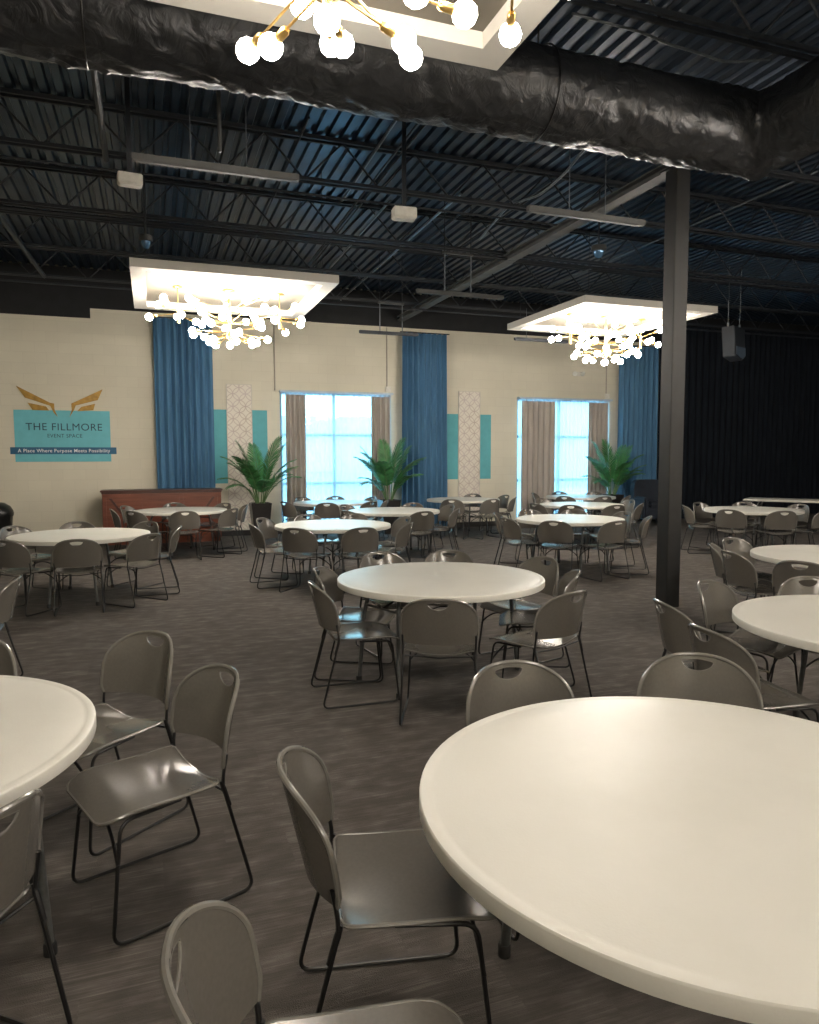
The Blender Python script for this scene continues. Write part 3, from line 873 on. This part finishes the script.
def palm(x, y, label, seed):
    rnd = random.Random(seed)
    t = thing('potted_palm', label, 'plant', (x, y, 0), 0, 'potted palms by the windows')
    bm = bmesh.new()
    rings = []
    for (h, z) in ((.135, 0), (.20, .72), (.182, .72), (.178, .66)):
        rings.append([bm.verts.new((sx * h, sy * h, z)) for sx, sy in ((-1, -1), (1, -1), (1, 1), (-1, 1))])
    bm.faces.new(rings[0])
    for a, b in zip(rings, rings[1:]):
        for k in range(4): bm.faces.new((a[k], a[(k + 1) % 4], b[(k + 1) % 4], b[k]))
    obj('planter', bm, 'pot', t)
    bm = bmesh.new(); box(bm, -.176, .176, -.176, .176, .62, .665); obj('soil', bm, 'soil', t)
    spec = [(0, .05), (0, .16), (0, -.04), (1, .20), (1, .22), (1, .28), (1, .24), (2, .30), (2, .36), (2, .40), (2, .20), (3, .28), (1, .3), (0, .20), (1, .12)]
    # fronds fan mostly along the wall (left and right), a few towards the room
    azs = [20, 175, 100, -15, 195, -40, 215, 5, 180, -75, -20, 200, 255, -5, 185]
    for (v, tilt), az in zip(spec, azs):
        o = bpy.data.objects.new('frond', FR[v]); C.objects.link(o); o.parent = t
        a = math.radians(az + rnd.uniform(-14, 14))
        o.rotation_euler = (rnd.uniform(-.06, .06), tilt + rnd.uniform(-.07, .07), a); o.rotation_mode = 'XYZ'
        o.location = (.05 * math.cos(a), .05 * math.sin(a), .64)
        k = rnd.uniform(.88, 1.02); o.scale = (k, k, k)
palm(2.02, 14.40, 'potted palm in black square planter left of the left window', 5)
palm(4.72, 14.40, 'potted palm in black planter at the right side of left window', 8)
palm(10.32, 14.40, 'potted palm in black planter at the right side of right window', 12)

# ------------------------------------------------------------------ ceiling panels and chandeliers
PZ = 3.79; PH = 1.22
def panel_parts(t):
    bm = bmesh.new(); w = .17; o_ = PH
    for (a, b, c, d) in ((-o_, o_, -o_, -o_ + w), (-o_, o_, o_ - w, o_), (-o_, -o_ + w, -o_ + w, o_ - w), (o_ - w, o_, -o_ + w, o_ - w)):
        box(bm, a, b, c, d, 0, .10)
    obj('frame', bm, 'panelwhite', t)
    bm = bmesh.new(); box(bm, -o_ + w, o_ - w, -o_ + w, o_ - w, .085, .10); obj('recessed_board', bm, 'board', t)
    for sx in (-1, 1):
        for sy in (-1, 1):
            bm = bmesh.new(); tube(bm, [(sx * 1.05, sy * 1.05, .10), (sx * 1.05, sy * 1.05, HD - PZ - .02)], .004, 6); obj('hanger_wire', bm, 'darksteel', t)
def arm_bm(L):
    bm = bmesh.new()
    tube(bm, [(0, 0, 0), (L, 0, 0)], .0055, 6)
    tube(bm, [(L - .01, 0, 0), (L, 0, 0), (L + .055, 0, 0), (L + .06, 0, 0)], [.012, .018, .018, .016], 10)
    return bm
def bulb_mesh(mat):
    bm = bmesh.new(); bmesh.ops.create_icosphere(bm, subdivisions=2, radius=.048)
    for f in bm.faces: f.smooth = True
    me = bpy.data.meshes.new('bulb'); bm.to_mesh(me); bm.free(); me.materials.append(M[mat]); return me
BULBS = {'near': bulb_mesh('bulb'), 'far': bulb_mesh('bulb_far')}; BULB = [None]; ARMS = {}
def arm(t, z, L, az, el):
    if L not in ARMS:
        bm = arm_bm(L); finish(bm); me = bpy.data.meshes.new('arm'); bm.to_mesh(me); bm.free(); me.materials.append(M['brass']); ARMS[L] = me
    o = bpy.data.objects.new('arm', ARMS[L]); C.objects.link(o); o.parent = t; o.location = (0, 0, z)
    o.rotation_euler = (0, -math.radians(el), math.radians(az))
    b = bpy.data.objects.new('bulb', BULB[0]); C.objects.link(b); b.parent = o; b.location = (L + .094, 0, 0)
def chandelier_big(x, y, lab, grp, rot=0):
    t = thing('chandelier', lab, 'chandelier', (x, y, PZ - .62), math.radians(rot), grp)
    bm = bmesh.new(); lathe(bm, [(0, .705), (.075, .705), (.075, .69), (.02, .675), (0, .675)], 20); obj('canopy', bm, 'brass', t)
    bm = bmesh.new(); tube(bm, [(0, 0, .675), (0, 0, .10)], .007, 8); tube(bm, [(0, 0, .58), (0, 0, .05)], [.022, .022], 12); lathe(bm, [(0, .05), (.05, .06), (.055, .09), (.03, .13), (0, .13)], 16); obj('stem', bm, 'brass', t)
    for z, L, n, a0, el in ((.09, .24, 7, 10, -8), (.16, .42, 9, 30, -4), (.27, .34, 9, 5, 6), (.42, .46, 9, 40, 12)):
        for k in range(n): arm(t, z, L, a0 + 360 * k / n, el + (6 if k % 2 else -6))
    arm(t, .09, .02, 0, -90)
def chandelier_small(x, y, lab, grp, rot=0):
    t = thing('chandelier', lab, 'chandelier', (x, y, PZ - .36), math.radians(rot), grp)
    bm = bmesh.new(); lathe(bm, [(0, .445), (.06, .445), (.06, .43), (.015, .42), (0, .42)], 20); obj('canopy', bm, 'brass', t)
    bm = bmesh.new(); tube(bm, [(0, 0, .42), (0, 0, .12)], .006, 8); tube(bm, [(0, 0, .16), (0, 0, -.03)], [.02, .02], 12); obj('stem', bm, 'brass', t)
    for z, L, az, el in ((.17, .20, 20, 22), (.15, .26, 80, -5), (.13, .20, 140, 18), (.10, .28, 175, -12), (.15, .24, 225, 14), (.09, .20, 265, -12), (.12, .28, 310, 4), (.07, .22, 350, -18)):
        arm(t, z, L, az, el)
for (x, y, where, seen) in ((1.05, 10.10, 'at upper left', 1), (6.97, 9.97, 'partly behind the column', 1), (.67, 2.56, 'cut off by picture top', 1),
                      (6.6, 2.5, 'added unseen past the right edge', 0), (.67, -3.2, 'added unseen behind the camera', 0), (12.6, 2.5, 'added unseen far to the right', 0), (6.6, -3.2, 'added unseen at rear right', 0)):  # unseen panels and chandeliers added out of view to brighten the room
    BULB[0] = BULBS['near' if y < 3 and x < 3 and y > 0 else 'far']
    t = thing('ceiling_panel', 'square white framed ceiling panel with brass chandeliers, ' + where, 'ceiling panel', (x, y, PZ), 0, 'square white ceiling panels')
    panel_parts(t)
    if where.startswith('partly'): t.scale = (.96, .96, 1)
    chandelier_big(x - (.05 if y == 2.56 else 0), y, 'large brass globe chandelier in the middle of the panel ' + where, 'brass chandeliers', 7 * x)
    chandelier_small(x - .66, y, 'small brass globe chandelier left of the big one, ' + where, 'brass chandeliers', 10)
    chandelier_small(x + .68, y, 'small brass globe chandelier right of the big one, ' + where, 'brass chandeliers', 75)

# ------------------------------------------------------------------ duct
def duct_bm():
    bm = bmesh.new(); R = .312; cx = cy = 4.92; zc = 4.33
    n = 72
    def rad(sv, a):
        pinch = math.exp(-((sv % 1.55 - .8) / .05) ** 2) * .014
        c_, s_ = math.cos(a), math.sin(a)
        w1 = noise.noise(Vector((sv * 1.9, c_ * 1.6, s_ * 1.6)))
        w2 = noise.noise(Vector((sv * 13 + 5 * math.sin(a * 2), c_ * 2.2, s_ * 2.2)))
        low = max(0., -s_) ** 2
        crk = 1 - abs(noise.noise(Vector((sv * 6 + c_ * 4, c_ * 5, s_ * 5 + sv))))
        ck2 = 1 - abs(noise.noise(Vector((sv * 15 - c_ * 6, c_ * 7, s_ * 7))))
        near = math.exp(-((sv - (cx - X0)) / .5) ** 2)
        return R + .016 * w1 + (.004 + .018 * low) * w2 + .020 * low * (crk ** 4 - .4) + (.007 + .014 * near) * (ck2 ** 5 - .3) - pinch
    rings = []; L1 = cx - X0; N1 = 270
    for i in range(N1 + 1):
        f = i / N1; ring = []
        for k in range(n):
            a = 2 * PI * k / n; r = rad(f * L1, a); yv = r * math.cos(a)
            ring.append(bm.verts.new((X0 + f * (L1 + yv), cy + yv, zc + r * math.sin(a))))
        rings.append(ring)
    L2 = cy - Y0; N2 = 200
    for i in range(1, N2 + 1):
        f = i / N2; ring = []
        for k in range(n):
            a = 2 * PI * k / n; r = rad(L1 + f * L2, a); xv = r * math.cos(a)
            ring.append(bm.verts.new((cx + xv, cy + xv - f * (L2 + xv), zc + r * math.sin(a))))
        rings.append(ring)
    for a, b in zip(rings, rings[1:]):
        for k in range(n): bm.faces.new((a[k], a[(k + 1) % n], b[(k + 1) % n], b[k]))
    return bm
t = thing('air_duct', 'big round black foil wrapped air duct crossing the ceiling and turning', 'duct', (0, 0, 4.0))
bm = duct_bm(); finish(bm, 70)
o = obj('wrapped_duct', bm, 'duct', t, loc=(0, 0, -4.0), recalc=False)
for x in (-3.4, -.3, 2.8):
    bm = bmesh.new(); pts = [(x, 4.92 + .325 * math.cos(a), .33 + .325 * math.sin(a)) for a in [2 * PI * i / 32 for i in range(32)]]
    tube(bm, pts, .006, 6, closed=True); tube(bm, [(x, 4.92, .33 + .325), (x, 4.92, 1.18)], .006, 6)
    obj('strap', bm, 'rod', t)

# ------------------------------------------------------------------ hanging bars
def hbar(x0, x1, y, z, rods, ztop, lab, strut=False, mat='bar'):
    t = thing('light_bar', lab, 'light fixture', ((x0 + x1) / 2, y, z), 0, 'slim grey light bars'); c = (x0 + x1) / 2
    bm = bmesh.new(); box(bm, x0 - c, x1 - c, -.03, .03, 0, .05, .004); obj('housing', bm, mat, t)
    bm = bmesh.new(); box(bm, x0 - c + .02, x1 - c - .02, -.02, .02, -.006, -.0005); obj('diffuser', bm, mat, t)
    for r in rods:
        bm = bmesh.new(); tube(bm, [(r - c, 0, .05), (r - c, 0, ztop - z)], .0045 if not strut else .009, 6); obj('hanger_rod', bm, 'pipe_bright', t)
    if strut:
        bm = bmesh.new(); box(bm, rods[0] - c - .03, rods[1] - c + .03, -.02, .02, ztop - z, ztop - z + .03); obj('strut', bm, 'bar', t)
        for r in rods:
            bm = bmesh.new(); tube(bm, [(r - c, 0, ztop - z + .03), (r - c, 0, HD - z - .01)], .007, 6); obj('hanger_rod', bm, 'darksteel', t)
hbar(-.07, 1.15, 5.74, 3.78, (.34, .75), 4.72, 'slim grey light bar on two rods above left, just beyond the duct')
hbar(3.18, 4.41, 5.74, 3.78, (3.60, 3.98), 4.72, 'slim grey light bar on two rods just left of the column top')
hbar(3.42, 4.72, 9.20, 3.83, (3.83, 4.22), 4.38, 'slim grey light bar on a trapeze hanger beneath the long girder', True)
hbar(3.50, 4.60, 12.3, 3.80, (3.88, 4.30), 4.33, 'slim dark light bar on a trapeze beside top of middle blue curtain', True, 'darksteel')
hbar(6.45, 7.60, 12.1, 3.80, (6.7, 7.3), 4.40, 'slim dark light bar left of the right chandelier panel', False, 'darksteel')
bm = bmesh.new(); tube(bm, [(.555, 5.76, 3.93), (.555, 5.76, 4.72)], .016, 10); tag(obj('hanging_pole', bm, 'bar'), 'short pale pole hanging between the two rods of the left light bar', 'pole')

def boxlight(x, y, z, w, lab, rot=0):
    t = thing('ceiling_speaker', lab, 'wall box', (x, y, z), rot, 'white ceiling boxes')
    bm = bmesh.new(); box(bm, -w / 2, w / 2, -w * .3, w * .3, 0, w * .45, .008); o = obj('housing', bm, 'whitebox', t); 
    bm = bmesh.new(); box(bm, -w / 2 + .02, w / 2 - .02, -w * .3 + .02, w * .3 - .02, -.008, -.0005); obj('cover', bm, 'whitebox', t)
    bm = bmesh.new(); box(bm, -.02, .02, -.01, .01, w * .45, HD - z - .3); obj('bracket', bm, 'darksteel', t)
boxlight(-.105, 6.75, 3.95, .20, 'small white boxy unit hanging left of the left light bar', .1)
boxlight(2.40, 6.80, 3.95, .23, 'small white boxy unit hanging above the room centre', -.1)

def dome(x, y, z, r, lab):
    t = thing('dome_camera', lab, 'camera', (x, y, z), 0, 'ceiling dome cameras')
    bm = bmesh.new(); lathe(bm, [(0, .10), (r, .10), (r * 1.05, .05), (r * .92, .03), (0, .03)], 20); obj('housing', bm, 'bar', t)
    bm = bmesh.new(); lathe(bm, [(r * .72, .03), (r * .66, -.01), (r * .4, -.05), (0, -.065)], 20); obj('lens_dome', bm, 'lens', t)
    bm = bmesh.new(); tube(bm, [(0, 0, .10), (0, 0, HD - z)], .012, 8); obj('drop_pipe', bm, 'darksteel', t)
dome(5.77, 8.45, 4.36, .10, 'blue lensed dome camera above the right chandelier panel')
dome(.013, 9.6, 4.25, .08, 'small pale dome camera above the left chandelier panel')

# hung loudspeaker
t = thing('loudspeaker', 'dark blue grey loudspeaker hung on two cables before the black drape', 'speaker', (10.55, 10.95, 3.42), math.radians(14))
bm = bmesh.new(); prism_xz(bm, [(-.22, .66), (.15, .62), (.20, .10), (.10, .02), (-.15, .10)], -.12, .14); bmesh.ops.bevel(bm, geom=bm.edges[:], offset=.012, segments=2, affect='EDGES'); obj('cabinet', bm, 'speaker', t)
bm = bmesh.new(); prism_xz(bm, [(-.12, .28), (.165, .26), (.18, .12), (.09, .05), (-.11, .13)], -.132, -.121); obj('grille', bm, 'grille', t)
for x in (-.22, .16):
    bm = bmesh.new(); tube(bm, [(x, 0, .64), (x, 0, HD - 3.42)], .007, 6); tube(bm, [(x, 0, .66), (x, 0, .72)], .02, 8); obj('cable', bm, 'pipe_bright', t)

# conduits, pipes and cable runs beneath the deck
def run(pts, r, mat, lab, f=.1):
    bm = bmesh.new(); tube(bm, fillet(pts, f), r, 8); tag(obj('ceiling_conduit', bm, mat), lab, 'conduit', 'ceiling conduits')
run([(2.30, 2, 5.02), (2.48, 9.5, 5.02)], .016, 'pipe_bright', 'bluish lit conduit above the left light bar, running towards the wall')
run([(3.05, 9.2, 4.99), (3.12, 14.6, 4.99)], .016, 'pipe_bright', 'bluish lit conduit above right edge of the left ceiling panel')
run([(3.75, 8.5, 4.92), (3.84, 14.9, 4.92)], .018, 'pipe_bright', 'straight grey conduit running towards the wall above the room centre')
run([(-.33, 5.6, 4.68), (-.35, 8.2, 4.68)], .03, 'darksteel', 'dark strut below the deck at upper left')
run([(-1.75, 9.2, 4.66), (-1.60, 13.6, 4.66)], .035, 'darksteel', 'thick dark strut near the left edge above the teal sign')
run([(X0, 9.95, 4.62), (X1, 9.95, 4.62)], .022, 'darksteel', 'long dark sprinkler pipe crossing above both ceiling panels')
run([(X0, 8.42, 4.66), (5.1, 8.42, 4.66)], .012, 'darksteel', 'long dark thin pipe crossing above the left chandelier panel')
run([(X0, 13.6, 4.55), (X1, 13.6, 4.55)], .02, 'darksteel', 'long dark pipe crossing close to the back wall')
run([(4.24, 6.3, 4.80), (4.42, 7.2, 4.75), (4.40, 7.7, 4.70), (4.33, 8.0, 4.74), (4.36, 8.4, 4.80), (4.53, 9.6, 4.74)], .014, 'pipe_bright', 'curved flexible conduit sweeping below the deck right of centre', .5)
run([(2.9, 4.62, 4.76), (3.55, 4.66, 4.77), (3.75, 4.67, 4.74), (4.10, 4.69, 4.74), (4.35, 4.70, 4.72), (4.7, 4.6, 4.76)], .010, 'pipe_bright', 'thin wavy pale cable at the upper right along a joist', .3)
for i, (x, y0, y1) in enumerate(((5.75, 6.9, 11.5), (6.05, 6.9, 12.5), (7.6, 6.5, 13))):
    run([(x, y0, 5.02), (x, y1, 5.02)], .014, 'pipe_bright', 'straight bright conduit right of the girder, %s from it' % ('nearest', 'second', 'farthest')[i])
for i, (x, y0, y1, z) in enumerate(((2.62, 6.4, 12.6, 4.98), (2.70, 6.4, 12.6, 4.98), (1.55, 7.2, 13, 4.95), (4.05, 5.4, 10.5, 4.95), (4.62, 7.5, 14.6, 4.9))):
    run([(x, y0, z), (x + .05, y1, z)], .013, 'darksteel', 'thin dark conduit towards the wall between left light bar and girder, %s from left' % ('second', 'third', 'first', 'fourth', 'fifth')[i])
run([(-1.45, 7.0, 4.4), (-1.50, 8.6, 4.4)], .012, 'whitebox', 'thin pale rod at upper left edge pointing at the wall')

# ------------------------------------------------------------------ world, camera, colour
w = bpy.data.worlds.new('daylight'); bpy.context.scene.world = w; w.use_nodes = True
nt = w.node_tree; nt.nodes.clear()
o = nt.nodes.new('ShaderNodeOutputWorld'); bg = nt.nodes.new('ShaderNodeBackground')
tc = nt.nodes.new('ShaderNodeTexCoord'); sp = nt.nodes.new('ShaderNodeSeparateXYZ'); nt.links.new(tc.outputs['Generated'], sp.inputs[0])
c = ramp(nt, sp.outputs[2], [(.0, (.48, .86, 1.0)), (.25, (.60, .92, 1.0)), (.7, (.35, .62, 1.0))])
nt.links.new(c, bg.inputs[0]); bg.inputs[1].default_value = 7.6
nt.links.new(bg.outputs[0], o.inputs[0])

cam = bpy.data.cameras.new('camera'); co = bpy.data.objects.new('camera', cam); C.objects.link(co)
cam.sensor_fit = 'HORIZONTAL'; cam.sensor_width = 36; cam.lens = 714.859 / 819 * 36; cam.clip_start = .05; cam.clip_end = 200
co.matrix_world = Matrix.Translation((0, 0, 1.6269)) @ Matrix.Rotation(-PSI, 4, 'Z') @ Matrix.Rotation(PI / 2 - .0769962, 4, 'X') @ Matrix.Rotation(-.0025, 4, 'Z')
sc = bpy.context.scene; sc.camera = co
sc.view_settings.view_transform = 'Standard'; sc.view_settings.look = 'None'; sc.view_settings.gamma = 1
sc.view_settings.use_curve_mapping = False; sc.view_settings.exposure = .12
sc.cycles.max_bounces = 8; sc.cycles.diffuse_bounces = 4; sc.cycles.glossy_bounces = 3; sc.cycles.transparent_max_bounces = 12
sc.cycles.sample_clamp_indirect = 6; sc.cycles.use_light_tree = True
try: sc.cycles.use_denoising = True
except Exception: pass
